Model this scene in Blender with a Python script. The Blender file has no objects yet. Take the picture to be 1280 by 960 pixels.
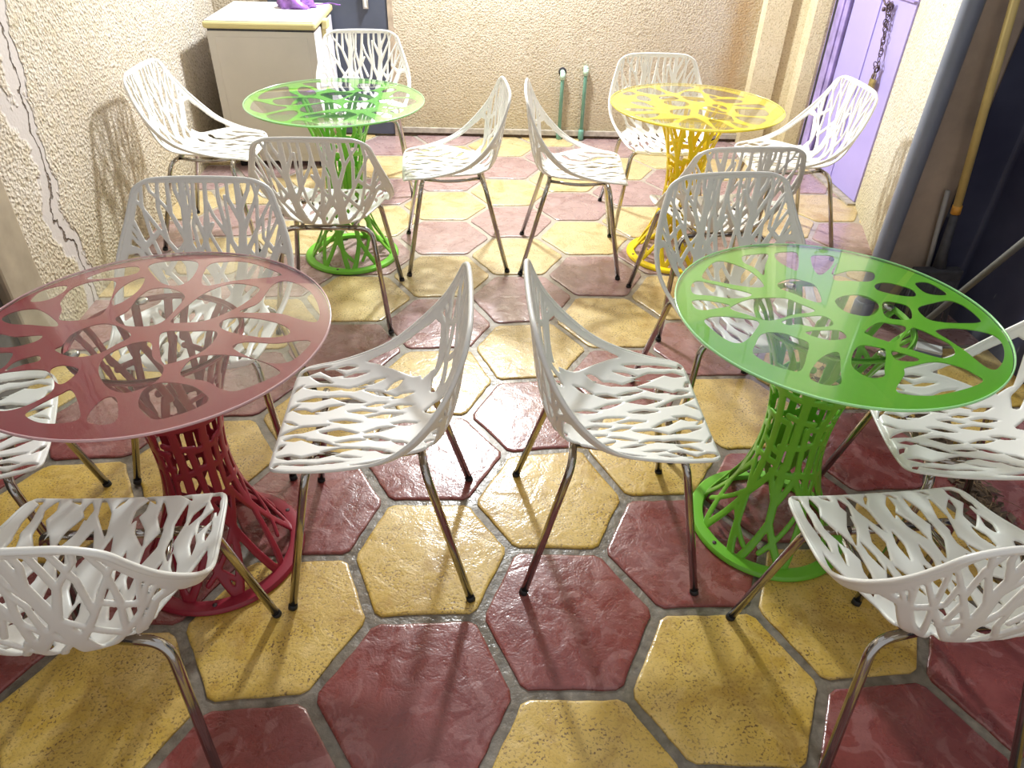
import bpy, math, random
from mathutils import Vector, Matrix, Euler
PI = math.pi
random.seed(7)
C = bpy.context.scene.collection
scene = bpy.context.scene

# ------------------------------------------------------------------ camera
cam_data = bpy.data.cameras.new('camera')
cam = bpy.data.objects.new('camera', cam_data); C.objects.link(cam)
cam_data.sensor_width = 36.0
cam_data.lens = 897.55 * 36 / 1280
cam_data.clip_start = 0.02
R_ = Vector((0.99810582, -0.05483184, 0.02789713))
U_ = Vector((0.00980352, 0.58942471, 0.80776383))
F_ = Vector((0.06073443, 0.80596029, -0.58884577))
M_ = Matrix((R_, U_, -F_)).transposed().to_4x4()
M_.translation = Vector((0, 0, 1.63085))
cam.matrix_world = M_
scene.camera = cam

# ------------------------------------------------------------------ light and exposure
EXPOSURE = 0.27
scene.view_settings.view_transform = 'Standard'
scene.view_settings.look = 'None'
scene.view_settings.gamma = 1.0
scene.view_settings.use_curve_mapping = False
scene.view_settings.exposure = EXPOSURE
world = bpy.data.worlds.new('world'); scene.world = world
world.use_nodes = True
wn = world.node_tree.nodes['Background']
wn.inputs['Color'].default_value = (0.98, 0.98, 1.0, 1)
wn.inputs['Strength'].default_value = 0.50

def area(name, loc, target, size, energy, color):
    l = bpy.data.lights.new(name, 'AREA'); l.shape = 'DISK'; l.size = size
    l.energy = energy; l.color = color
    o = bpy.data.objects.new(name, l); C.objects.link(o)
    o.location = loc
    d = Vector(target) - Vector(loc)
    o.rotation_euler = d.to_track_quat('-Z', 'Y').to_euler()
    return o
lamp = bpy.data.lights.new('yard_lamp', 'POINT'); lamp.energy = 370; lamp.shadow_soft_size = 0.11; lamp.color = (0.90, 0.955, 1.0)
lo = bpy.data.objects.new('yard_lamp', lamp); C.objects.link(lo); lo.location = (0.05, 4.72, 2.45)

# ------------------------------------------------------------------ node helpers
def mat(name):
    m = bpy.data.materials.new(name); m.use_nodes = True
    nt = m.node_tree
    b = nt.nodes['Principled BSDF']
    return m, nt, b
def nd(nt, t, **kw):
    n = nt.nodes.new(t)
    for k, v in kw.items():
        if k in n.inputs: n.inputs[k].default_value = v
        else: setattr(n, k, v)
    return n
def lk(nt, a, ao, b, bi): nt.links.new(a.outputs[ao], b.inputs[bi])
def ramp(nt, src, so, stops):
    r = nt.nodes.new('ShaderNodeValToRGB')
    e = r.color_ramp.elements
    while len(e) < len(stops): e.new(0.5)
    for i, (p, c) in enumerate(stops):
        e[i].position = p
        e[i].color = (c[0], c[1], c[2], 1) if isinstance(c, (tuple, list)) else (c, c, c, 1)
    nt.links.new(src.outputs[so], r.inputs['Fac'])
    return r
def mixc(nt, fac, a, b, blend='MIX'):
    m = nt.nodes.new('ShaderNodeMix'); m.data_type = 'RGBA'; m.blend_type = blend
    for sock, v in ((0, fac), (6, a), (7, b)):
        if isinstance(v, tuple) and len(v) == 2 and hasattr(v[0], 'outputs'): nt.links.new(v[0].outputs[v[1]], m.inputs[sock])
        elif isinstance(v, (int, float)): m.inputs[sock].default_value = v
        else: m.inputs[sock].default_value = (v[0], v[1], v[2], 1)
    return (m, 2)
def setc(nt, b, name, v):
    if isinstance(v, tuple) and len(v) == 2 and hasattr(v[0], 'outputs'): nt.links.new(v[0].outputs[v[1]], b.inputs[name])
    else: b.inputs[name].default_value = v
def coords(nt): return nd(nt, 'ShaderNodeTexCoord')
def noise(nt, tc, scale, detail=4, rough=0.55, out='Object', dist=0.0):
    n = nd(nt, 'ShaderNodeTexNoise'); n.inputs['Scale'].default_value = scale
    n.inputs['Detail'].default_value = detail; n.inputs['Roughness'].default_value = rough
    n.inputs['Distortion'].default_value = dist
    lk(nt, tc, out, n, 'Vector'); return n
def bump(nt, b, h, ho, strength, dist, prev=None):
    n = nd(nt, 'ShaderNodeBump'); n.inputs['Strength'].default_value = strength; n.inputs['Distance'].default_value = dist
    nt.links.new(h.outputs[ho], n.inputs['Height'])
    if prev: nt.links.new(prev.outputs[0], n.inputs['Normal'])
    if b: nt.links.new(n.outputs[0], b.inputs['Normal'])
    return n

def plain(name, col, rough=0.5, metal=0.0, spec=0.5, nscale=0, namt=0.0, coat=0.0):
    m, nt, b = mat(name)
    b.inputs['Roughness'].default_value = rough; b.inputs['Metallic'].default_value = metal
    b.inputs['Specular IOR Level'].default_value = spec
    b.inputs['Coat Weight'].default_value = coat
    tc = coords(nt)
    n = noise(nt, tc, nscale or 8, 4)
    a = tuple(c * (1 - namt) for c in col); d = tuple(min(1, c * (1 + namt)) for c in col)
    r = ramp(nt, n, 'Fac', [(0.3, a), (0.7, d)])
    lk(nt, r, 'Color', b, 'Base Color')
    return m

# ------------------------------------------------------------------ materials
def stucco(name, c1, c2, stain, bscale=70, bstr=0.9, bdist=0.012, crack=False, stainband=None):
    m, nt, b = mat(name)
    tc = coords(nt)
    n1 = noise(nt, tc, 1.7, 5, 0.6); n2 = noise(nt, tc, bscale, 3, 0.6); n3 = noise(nt, tc, 14, 4, 0.7)
    r1 = ramp(nt, n1, 'Fac', [(0.35, c1), (0.65, c2)])
    r3 = ramp(nt, n3, 'Fac', [(0.45, 0.0), (0.75, 0.55)])
    col = mixc(nt, (r3, 0), (r1, 0), stain)
    # grime rising from the ground, a stain on the wall itself
    sep = nd(nt, 'ShaderNodeSeparateXYZ'); lk(nt, tc, 'Object', sep, 0)
    z = nd(nt, 'ShaderNodeMath', operation='MULTIPLY_ADD'); lk(nt, sep, 'Z', z, 0)
    z.inputs[1].default_value = 1.0
    nn = nd(nt, 'ShaderNodeMath', operation='MULTIPLY'); lk(nt, n3, 'Fac', nn, 0); nn.inputs[1].default_value = 0.5
    nt.links.new(nn.outputs[0], z.inputs[2])
    rz = ramp(nt, z, 0, [(0.22, 0.55), (0.75, 0.0)])
    col = mixc(nt, (rz, 0), col, (stain[0] * 0.8, stain[1] * 0.78, stain[2] * 0.55))
    # rough cast pits
    v = nd(nt, 'ShaderNodeTexVoronoi'); v.inputs['Scale'].default_value = bscale * 0.9; lk(nt, tc, 'Object', v, 'Vector')
    pit = ramp(nt, n2, 'Fac', [(0.34, 0.7), (0.47, 0.0)])
    col = mixc(nt, (pit, 0), col, (c1[0] * 0.55, c1[1] * 0.5, c1[2] * 0.4))
    if stainband:
        y0, w, sc = stainband
        ax = nd(nt, 'ShaderNodeMath', operation='ADD'); lk(nt, sep, 'X', ax, 0); ax.inputs[1].default_value = -y0
        ab = nd(nt, 'ShaderNodeMath', operation='ABSOLUTE'); nt.links.new(ax.outputs[0], ab.inputs[0])
        ad = nd(nt, 'ShaderNodeMath', operation='MULTIPLY_ADD'); lk(nt, n3, 'Fac', ad, 0); ad.inputs[1].default_value = 0.2
        nt.links.new(ab.outputs[0], ad.inputs[2])
        rb = ramp(nt, ad, 0, [(w * 0.5 + 0.05, 0.75), (w + 0.12, 0.0)])
        col = mixc(nt, (rb, 0), col, sc)
    hgt = nd(nt, 'ShaderNodeMath', operation='MULTIPLY_ADD'); lk(nt, v, 'Distance', hgt, 0); hgt.inputs[1].default_value = 0.7
    lk(nt, n2, 'Fac', hgt, 2)
    hout = hgt
    if crack:
        # smooth mortar patch running up the wall with a dark crack in it (object space, around y = CY)
        CY = 2.86
        wv = noise(nt, tc, 2.6, 5, 0.6); wob = nd(nt, 'ShaderNodeMath', operation='MULTIPLY_ADD'); lk(nt, wv, 'Fac', wob, 0)
        wob.inputs[1].default_value = 0.42; lk(nt, sep, 'Y', wob, 2)
        d0 = nd(nt, 'ShaderNodeMath', operation='ADD'); nt.links.new(wob.outputs[0], d0.inputs[0]); d0.inputs[1].default_value = -(CY + 0.21)
        d = nd(nt, 'ShaderNodeMath', operation='ABSOLUTE'); nt.links.new(d0.outputs[0], d.inputs[0])
        wd = noise(nt, tc, 5.5, 3, 0.5); w2 = nd(nt, 'ShaderNodeMath', operation='MULTIPLY_ADD'); lk(nt, wd, 'Fac', w2, 0)
        w2.inputs[1].default_value = -0.16; nt.links.new(d.outputs[0], w2.inputs[2])
        band = ramp(nt, w2, 0, [(0.0, 0.0), (0.001, 0.0)])
        sh = nd(nt, 'ShaderNodeMath', operation='ADD'); nt.links.new(w2.outputs[0], sh.inputs[0]); sh.inputs[1].default_value = 0.50
        band = ramp(nt, sh, 0, [(0.475, 0.92), (0.492, 0.0)])
        col = mixc(nt, (band, 0), col, (0.56, 0.51, 0.49))
        ck = nd(nt, 'ShaderNodeMath', operation='MULTIPLY_ADD'); fine = noise(nt, tc, 16, 4, 0.6); lk(nt, fine, 'Fac', ck, 0)
        ck.inputs[1].default_value = 0.05; nt.links.new(d0.outputs[0], ck.inputs[2])
        ck2 = nd(nt, 'ShaderNodeMath', operation='ADD'); nt.links.new(ck.outputs[0], ck2.inputs[0]); ck2.inputs[1].default_value = -0.03
        ca = nd(nt, 'ShaderNodeMath', operation='ABSOLUTE'); nt.links.new(ck2.outputs[0], ca.inputs[0])
        line = ramp(nt, ca, 0, [(0.003, 1.0), (0.007, 0.0)])
        col = mixc(nt, (line, 0), col, (0.16, 0.12, 0.09))
        inv = nd(nt, 'ShaderNodeMath', operation='SUBTRACT'); inv.inputs[0].default_value = 1.0; lk(nt, band, 'Color', inv, 1)
        mm = nd(nt, 'ShaderNodeMath', operation='MULTIPLY'); nt.links.new(hgt.outputs[0], mm.inputs[0]); nt.links.new(inv.outputs[0], mm.inputs[1])
        m3 = nd(nt, 'ShaderNodeMath', operation='SUBTRACT'); nt.links.new(mm.outputs[0], m3.inputs[0]); lk(nt, line, 'Color', m3, 1)
        hout = m3
    setc(nt, b, 'Base Color', col)
    b.inputs['Roughness'].default_value = 0.9; b.inputs['Specular IOR Level'].default_value = 0.15
    bump(nt, b, hout, 0, bstr, bdist)
    return m

M = {}
M['stucco_left'] = stucco('stucco_left', (0.60, 0.52, 0.42), (0.70, 0.63, 0.54), (0.58, 0.48, 0.30), 75, 1.0, 0.013, crack=True)
M['stucco_back'] = stucco('stucco_back', (0.55, 0.47, 0.35), (0.63, 0.55, 0.43), (0.50, 0.41, 0.27), 90, 0.7, 0.007, stainband=(1.86, 0.12, (0.46, 0.30, 0.13)))
M['stucco_right'] = stucco('stucco_right', (0.66, 0.61, 0.51), (0.76, 0.72, 0.62), (0.68, 0.60, 0.38), 80, 0.9, 0.010)
M['plaster'] = stucco('plaster', (0.70, 0.60, 0.40), (0.80, 0.71, 0.52), (0.58, 0.46, 0.28), 110, 0.5, 0.005)
M['cement'] = plain('cement', (0.42, 0.37, 0.30), 0.8, nscale=25, namt=0.3)
M['soil'] = plain('soil', (0.11, 0.075, 0.05), 0.95, nscale=60, namt=0.5)
M['chair_plastic'] = plain('chair_plastic', (0.86, 0.85, 0.81), 0.33, spec=0.5, nscale=3, namt=0.015)
M['chrome'] = plain('chrome', (0.46, 0.44, 0.42), 0.13, 1.0, nscale=30, namt=0.06)
M['black_rubber'] = plain('black_rubber', (0.02, 0.02, 0.02), 0.6)
M['green'] = plain('green_lacquer', (0.17, 0.50, 0.035), 0.32, nscale=3, namt=0.03)
M['red'] = plain('red_lacquer', (0.29, 0.016, 0.036), 0.30, nscale=3, namt=0.04)
M['yellow'] = plain('yellow_lacquer', (0.88, 0.66, 0.01), 0.32, nscale=3, namt=0.03)
M['freezer_side'] = plain('freezer_side', (0.60, 0.57, 0.53), 0.5, nscale=5, namt=0.04)
M['freezer_flank'] = plain('freezer_flank', (0.70, 0.68, 0.74), 0.45, nscale=5, namt=0.03)
M['freezer_lid'] = plain('freezer_lid', (0.82, 0.81, 0.78), 0.4, nscale=5, namt=0.04)
M['freezer_trim'] = plain('freezer_trim', (0.66, 0.58, 0.28), 0.45, nscale=5, namt=0.05)
M['steel_door'] = plain('steel_door', (0.085, 0.095, 0.13), 0.45, 0.3, nscale=4, namt=0.15)
M['offwhite'] = plain('offwhite', (0.75, 0.75, 0.72), 0.4)
M['purple_bag'] = plain('purple_bag', (0.24, 0.10, 0.38), 0.25, nscale=14, namt=0.5)
M['lilac_door'] = plain('lilac_door', (0.42, 0.36, 0.74), 0.4, nscale=2.5, namt=0.06)
M['lilac_frame'] = plain('lilac_frame', (0.33, 0.26, 0.52), 0.5, nscale=9, namt=0.35)
M['dark_gap'] = plain('dark_gap', (0.03, 0.025, 0.03), 0.9)
M['iron'] = plain('iron', (0.13, 0.09, 0.10), 0.5, 0.6, nscale=50, namt=0.5)
M['brass'] = plain('brass', (0.42, 0.34, 0.14), 0.4, 0.7, nscale=30, namt=0.3)
M['drainpipe'] = plain('drainpipe', (0.20, 0.22, 0.28), 0.35, nscale=6, namt=0.1)
M['brown_board'] = plain('brown_board', (0.46, 0.36, 0.28), 0.6, nscale=6, namt=0.18)
M['tan_edge'] = plain('tan_edge', (0.42, 0.33, 0.24), 0.7, nscale=16, namt=0.25)
M['pole_yellow'] = plain('pole_yellow', (0.80, 0.62, 0.24), 0.4, nscale=12, namt=0.08)
M['orange'] = plain('orange', (0.75, 0.35, 0.05), 0.4)
M['grey_stick'] = plain('grey_stick', (0.40, 0.38, 0.36), 0.5, nscale=10, namt=0.15)
M['charcoal'] = plain('charcoal', (0.06, 0.06, 0.07), 0.6, nscale=30, namt=0.3)
M['green_pipe'] = plain('green_pipe', (0.16, 0.36, 0.27), 0.4, nscale=10, namt=0.12)
M['pale_green'] = plain('pale_green', (0.48, 0.66, 0.52), 0.35)
M['twig'] = plain('twig', (0.20, 0.13, 0.07), 0.8, nscale=40, namt=0.5)
M['post'] = plain('post', (0.36, 0.30, 0.22), 0.55, nscale=10, namt=0.15)
M['grey_cloth'] = plain('grey_cloth', (0.10, 0.09, 0.085), 0.8, nscale=12, namt=0.3)

def navy():
    m, nt, b = mat('navy_sheet'); tc = coords(nt)
    n = noise(nt, tc, 3, 4); r = ramp(nt, n, 'Fac', [(0.3, (0.030, 0.032, 0.070)), (0.7, (0.060, 0.066, 0.115))])
    mp = nd(nt, 'ShaderNodeMapping'); mp.inputs['Scale'].default_value = (1, 9, 3); mp.inputs['Rotation'].default_value = (0.6, 0, 0)
    lk(nt, tc, 'Object', mp, 'Vector')
    s = nd(nt, 'ShaderNodeTexNoise'); s.inputs['Scale'].default_value = 2.2; s.inputs['Detail'].default_value = 2; nt.links.new(mp.outputs[0], s.inputs['Vector'])
    rs = ramp(nt, s, 'Fac', [(0.70, 0.0), (0.73, 0.5)])
    setc(nt, b, 'Base Color', mixc(nt, (rs, 0), (r, 0), (0.20, 0.21, 0.24)))
    b.inputs['Roughness'].default_value = 0.45
    return m
M['navy'] = navy()

def tile_mat(name, base, alt, speck, speck_amt, rough_lo, rough_hi, patch, dust_glare_amt):
    m, nt, b = mat(name); tc = coords(nt)
    n1 = noise(nt, tc, 6, 5, 0.6, dist=1.2); n2 = noise(nt, tc, 150, 2, 0.55); n3 = noise(nt, tc, 16, 4, 0.6, dist=0.6)
    n4 = noise(nt, tc, 2.2, 3)
    r = ramp(nt, n1, 'Fac', [(0.35, base), (0.68, alt)])
    col = (r, 0)
    n5 = noise(nt, tc, 8, 4, 0.55, dist=1.6)
    rp = ramp(nt, n5, 'Fac', [(0.53, 0.0), (0.57, patch)])
    col = mixc(nt, (rp, 0), col, (alt[0] * 0.9 + 0.11, alt[1] * 0.9 + 0.09, alt[2] * 0.9 + 0.09))  # sky reflection on the water film, painted in as paler patches
    # dry, dusty and paled by painted glare towards the back of the yard; wet and deep-coloured in front
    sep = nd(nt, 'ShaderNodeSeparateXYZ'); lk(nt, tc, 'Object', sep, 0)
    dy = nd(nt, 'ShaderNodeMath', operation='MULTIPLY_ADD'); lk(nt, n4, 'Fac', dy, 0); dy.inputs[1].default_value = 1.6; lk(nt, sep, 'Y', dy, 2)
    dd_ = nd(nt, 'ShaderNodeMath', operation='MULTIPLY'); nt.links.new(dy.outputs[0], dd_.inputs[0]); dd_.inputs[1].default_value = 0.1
    dust_glare = ramp(nt, dd_, 0, [(0.26, 0.0), (0.42, dust_glare_amt)])
    col = mixc(nt, (dust_glare, 0), col, (0.60, 0.51, 0.48) if name == 'tile_red' else (0.66, 0.59, 0.42))
    sp = ramp(nt, n2, 'Fac', [(0.40, speck_amt), (0.44, 0.0)])
    # specks cluster
    cl = ramp(nt, n3, 'Fac', [(0.36, 1.0), (0.60, 0.22)])
    mu = nd(nt, 'ShaderNodeMath', operation='MULTIPLY'); lk(nt, sp, 'Color', mu, 0); lk(nt, cl, 'Color', mu, 1)
    col = mixc(nt, (mu, 0), col, speck)
    n6 = noise(nt, tc, 5, 6, 0.7, dist=0.8)
    st = ramp(nt, n6, 'Fac', [(0.50, 0.0), (0.64, 0.55 if name == 'tile_yellow' else 0.35)])
    col = mixc(nt, (st, 0), col, (base[0] * 0.62, base[1] * 0.52, base[2] * 0.5))
    setc(nt, b, 'Base Color', col)
    rr = ramp(nt, n3, 'Fac', [(0.35, rough_lo), (0.65, rough_hi)])
    lk(nt, rr, 'Color', b, 'Roughness')
    b.inputs['Specular IOR Level'].default_value = 0.6
    b.inputs['Coat Weight'].default_value = 0.55; b.inputs['Coat Roughness'].default_value = 0.12
    bp = bump(nt, None, n2, 'Fac', 0.35, 0.0016)
    bp2 = bump(nt, b, n3, 'Fac', 0.35, 0.010, bp)
    bc = bump(nt, None, n3, 'Fac', 0.30, 0.010)
    nt.links.new(bp2.outputs[0], b.inputs['Coat Normal'])
    return m
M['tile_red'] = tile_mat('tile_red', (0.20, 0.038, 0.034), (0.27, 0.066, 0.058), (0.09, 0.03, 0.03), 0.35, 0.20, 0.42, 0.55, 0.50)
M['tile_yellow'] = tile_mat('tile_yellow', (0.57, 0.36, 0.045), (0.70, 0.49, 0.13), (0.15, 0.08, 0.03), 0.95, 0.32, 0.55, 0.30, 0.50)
def grout():
    m, nt, b = mat('grout'); tc = coords(nt)
    n = noise(nt, tc, 35, 4); n2 = noise(nt, tc, 5, 3)
    r = ramp(nt, n, 'Fac', [(0.3, (0.12, 0.10, 0.075)), (0.7, (0.25, 0.215, 0.17))])
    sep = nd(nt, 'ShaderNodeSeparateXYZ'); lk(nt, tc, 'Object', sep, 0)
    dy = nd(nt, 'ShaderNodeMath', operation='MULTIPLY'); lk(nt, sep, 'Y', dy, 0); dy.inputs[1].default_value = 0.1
    dust_glare = ramp(nt, dy, 0, [(0.20, 0.0), (0.34, 0.75)])  # far grout lightened: glare put into the colour along with dust
    setc(nt, b, 'Base Color', mixc(nt, (dust_glare, 0), (r, 0), (0.52, 0.46, 0.38)))
    rr = ramp(nt, n2, 'Fac', [(0.35, 0.15), (0.6, 0.5)]); lk(nt, rr, 'Color', b, 'Roughness')
    b.inputs['Coat Weight'].default_value = 0.5
    bump(nt, b, n, 'Fac', 0.5, 0.008)
    return m
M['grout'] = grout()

def glass_mat():
    m = bpy.data.materials.new('table_glass'); m.use_nodes = True; nt = m.node_tree; nt.nodes.clear()
    out = nt.nodes.new('ShaderNodeOutputMaterial'); mx = nt.nodes.new('ShaderNodeMixShader')
    tr = nt.nodes.new('ShaderNodeBsdfTransparent'); tr.inputs['Color'].default_value = (0.97, 0.99, 0.975, 1)
    gl = nt.nodes.new('ShaderNodeBsdfGlossy'); gl.inputs['Roughness'].default_value = 0.015
    gl.inputs['Color'].default_value = (1, 1, 1, 1)
    # Schlick reflectance from the angle to the surface, the same on both faces
    ge = nt.nodes.new('ShaderNodeNewGeometry'); dt = nt.nodes.new('ShaderNodeVectorMath'); dt.operation = 'DOT_PRODUCT'
    nt.links.new(ge.outputs['Normal'], dt.inputs[0]); nt.links.new(ge.outputs['Incoming'], dt.inputs[1])
    ab = nt.nodes.new('ShaderNodeMath'); ab.operation = 'ABSOLUTE'; nt.links.new(dt.outputs['Value'], ab.inputs[0])
    om = nt.nodes.new('ShaderNodeMath'); om.operation = 'SUBTRACT'; om.inputs[0].default_value = 1.0; nt.links.new(ab.outputs[0], om.inputs[1])
    pw = nt.nodes.new('ShaderNodeMath'); pw.operation = 'POWER'; nt.links.new(om.outputs[0], pw.inputs[0]); pw.inputs[1].default_value = 5.0
    fr = nt.nodes.new('ShaderNodeMath'); fr.operation = 'MULTIPLY_ADD'; nt.links.new(pw.outputs[0], fr.inputs[0]); fr.inputs[1].default_value = 0.85; fr.inputs[2].default_value = 0.024
    nt.links.new(fr.outputs[0], mx.inputs[0]); nt.links.new(tr.outputs[0], mx.inputs[1]); nt.links.new(gl.outputs[0], mx.inputs[2])
    nt.links.new(mx.outputs[0], out.inputs['Surface'])
    return m
M['glass'] = glass_mat()
M['glass_edge'] = plain('glass_edge', (0.42, 0.86, 0.38), 0.15, spec=0.8)
M['glass_edge_red'] = plain('glass_edge_red', (0.62, 0.38, 0.40), 0.15, spec=0.8)
M['glass_edge_yellow'] = plain('glass_edge_yellow', (0.92, 0.80, 0.08), 0.15, spec=0.8)

# ------------------------------------------------------------------ mesh helpers
class MB:
    def __init__(s): s.v = []; s.f = []; s.m = []
    def add(s, vs, fs, mi=0):
        o = len(s.v); s.v += [tuple(v) for v in vs]; s.f += [tuple(i + o for i in f) for f in fs]; s.m += [mi] * len(fs)
        return s
    def box(s, a, b, mi=0, rot=0, piv=(0, 0)):
        x0, y0, z0 = a; x1, y1, z1 = b
        vs = [(x0, y0, z0), (x1, y0, z0), (x1, y1, z0), (x0, y1, z0), (x0, y0, z1), (x1, y0, z1), (x1, y1, z1), (x0, y1, z1)]
        if rot:
            c, sn = math.cos(rot), math.sin(rot)
            vs = [(piv[0] + (x - piv[0]) * c - (y - piv[1]) * sn, piv[1] + (x - piv[0]) * sn + (y - piv[1]) * c, z) for x, y, z in vs]
        return s.add(vs, [(0, 3, 2, 1), (4, 5, 6, 7), (0, 1, 5, 4), (1, 2, 6, 5), (2, 3, 7, 6), (3, 0, 4, 7)], mi)
    def prism(s, pts, z0, z1, mi=0):
        n = len(pts)
        vs = [(x, y, z0) for x, y in pts] + [(x, y, z1) for x, y in pts]
        fs = [tuple(reversed(range(n))), tuple(range(n, 2 * n))] + [(i, (i + 1) % n, n + (i + 1) % n, n + i) for i in range(n)]
        return s.add(vs, fs, mi)
    def tube(s, pts, rad, closed=False, seg=10, mi=0, caps=True):
        P = [Vector(p) for p in pts]; n = len(P)
        rad = rad if isinstance(rad, (list, tuple)) else [rad] * n
        T = []
        for i in range(n):
            a = P[(i - 1) % n] if (closed or i > 0) else P[i]
            b = P[(i + 1) % n] if (closed or i < n - 1) else P[i]
            T.append((b - a).normalized())
        up = Vector((0, 0, 1)) if abs(T[0].z) < 0.9 else Vector((1, 0, 0))
        N = (up - T[0] * up.dot(T[0])).normalized(); Ns = [N]
        for i in range(1, n):
            N = Ns[-1] - T[i] * Ns[-1].dot(T[i]); Ns.append(N.normalized())
        vs = []
        for i in range(n):
            B = T[i].cross(Ns[i])
            for k in range(seg):
                a = 2 * PI * k / seg
                vs.append(P[i] + (Ns[i] * math.cos(a) + B * math.sin(a)) * rad[i])
        fs = []
        last = n if closed else n - 1
        for i in range(last):
            j = (i + 1) % n
            for k in range(seg):
                l = (k + 1) % seg
                fs.append((i * seg + k, i * seg + l, j * seg + l, j * seg + k))
        if not closed and caps:
            fs.append(tuple(reversed(range(seg)))); fs.append(tuple(range((n - 1) * seg, n * seg)))
        return s.add(vs, fs, mi)
    def lathe(s, prof, seg=96, mi=0, closed=False, c=(0, 0)):
        vs = []
        for r, z in prof:
            for k in range(seg):
                a = 2 * PI * k / seg; vs.append((c[0] + r * math.cos(a), c[1] + r * math.sin(a), z))
        fs = []; n = len(prof)
        for i in range(n if closed else n - 1):
            j = (i + 1) % n
            for k in range(seg):
                l = (k + 1) % seg
                fs.append((i * seg + k, i * seg + l, j * seg + l, j * seg + k))
        if not closed:
            fs.append(tuple(reversed(range(seg)))); fs.append(tuple(range((n - 1) * seg, n * seg)))
        return s.add(vs, fs, mi)
    def mesh(s, name, mats, smooth=True):
        me = bpy.data.meshes.new(name); me.from_pydata(s.v, [], s.f); me.update()
        for m in (mats if isinstance(mats, (list, tuple)) else [mats]): me.materials.append(m)
        me.polygons.foreach_set('material_index', s.m)
        me.polygons.foreach_set('use_smooth', [smooth] * len(s.f))
        me.update(); return me
    def build(s, name, mats, parent=None, smooth=True, bevel=0, fix=True, angle=None):
        me = s.mesh(name, mats, smooth)
        if fix:
            import bmesh
            bm = bmesh.new(); bm.from_mesh(me); bmesh.ops.recalc_face_normals(bm, faces=bm.faces); bm.to_mesh(me); bm.free()
        o = bpy.data.objects.new(name, me); C.objects.link(o)
        if parent: o.parent = parent
        if bevel:
            md = o.modifiers.new('b', 'BEVEL'); md.width = bevel; md.segments = 2; md.limit_method = 'ANGLE'
        if angle is not None:
            try: me.set_sharp_from_angle(angle=math.radians(angle))
            except Exception: pass
        return o

def tag(o, label=None, cat=None, group=None, kind=None):
    if label: o['label'] = label
    if cat: o['category'] = cat
    if group: o['group'] = group
    if kind: o['kind'] = kind
    return o
def empty(name, loc, rz=0):
    o = bpy.data.objects.new(name, None); C.objects.link(o); o.location = loc; o.rotation_euler = (0, 0, rz)
    o.empty_display_size = 0.1; return o
def copy_tree(o, parent=None):
    c = o.copy(); C.objects.link(c)
    c.parent = parent
    for ch in list(o.children): copy_tree(ch, c)
    return c
def arc(c, r, a0, a1, ax, ay, n=8):
    return [Vector(c) + (Vector(ax) * math.cos(a0 + (a1 - a0) * i / n) + Vector(ay) * math.sin(a0 + (a1 - a0) * i / n)) * r for i in range(n + 1)]
def rounded(pts, rad, n=8):
    """polyline with its inner corners rounded off"""
    P = [Vector(p) for p in pts]; out = [P[0]]
    for i in range(1, len(P) - 1):
        a = (P[i - 1] - P[i]); b = (P[i + 1] - P[i])
        ra = min(rad, a.length * 0.49, b.length * 0.49)
        A = P[i] + a.normalized() * ra; B = P[i] + b.normalized() * ra
        for k in range(n + 1):
            t = k / n; out.append(A * (1 - t) ** 2 + P[i] * 2 * t * (1 - t) + B * t * t)
    out.append(P[-1]); return out

def sheet(P, F, thick, fr, wrap=False):
    """pierced sheet: P[i][j] points, F[i][j] > 0 where solid; edges rounded over the distance fr"""
    n = len(P); m = len(P[0]); mb = MB(); V = mb.v
    nn = n if wrap else n - 1
    top = {}; bot = {}; cross = {}
    def nrm(i, j):
        i0 = (i - 1) % n if wrap else max(i - 1, 0); i1 = (i + 1) % n if wrap else min(i + 1, n - 1)
        j0 = max(j - 1, 0); j1 = min(j + 1, m - 1)
        v = (P[i1][j] - P[i0][j]).cross(P[i][j1] - P[i][j0])
        return v.normalized() if v.length > 1e-12 else Vector((0, 0, 1))
    def node(i, j, side):
        d = top if side > 0 else bot
        k = (i, j)
        if k not in d:
            t = min(1.0, F[i][j] / fr); t = math.sqrt(max(0.0, t * (2 - t)))
            d[k] = len(V); V.append(tuple(P[i][j] + nrm(i, j) * (thick * 0.5 * t * side)))
        return d[k]
    def cr(a, b):
        k = (a, b) if a < b else (b, a)
        if k not in cross:
            fa = F[k[0][0]][k[0][1]]; fb = F[k[1][0]][k[1][1]]
            t = fa / (fa - fb); t = min(0.98, max(0.02, t))
            cross[k] = len(V); V.append(tuple(P[k[0][0]][k[0][1]].lerp(P[k[1][0]][k[1][1]], t)))
        return cross[k]
    for i in range(nn):
        i2 = (i + 1) % n
        for j in range(m - 1):
            cs = ((i, j), (i2, j), (i2, j + 1), (i, j + 1))
            ins = [F[a][b] > 0 for a, b in cs]
            if not any(ins): continue
            for side in (1, -1):
                poly = []
                for k in range(4):
                    a = cs[k]; b = cs[(k + 1) % 4]
                    if ins[k]: poly.append(node(a[0], a[1], side))
                    if ins[k] != ins[(k + 1) % 4]: poly.append(cr(a, b))
                if len(poly) >= 3:
                    if side < 0: poly.reverse()
                    mb.f.append(tuple(poly)); mb.m.append(0)
    return mb

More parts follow.
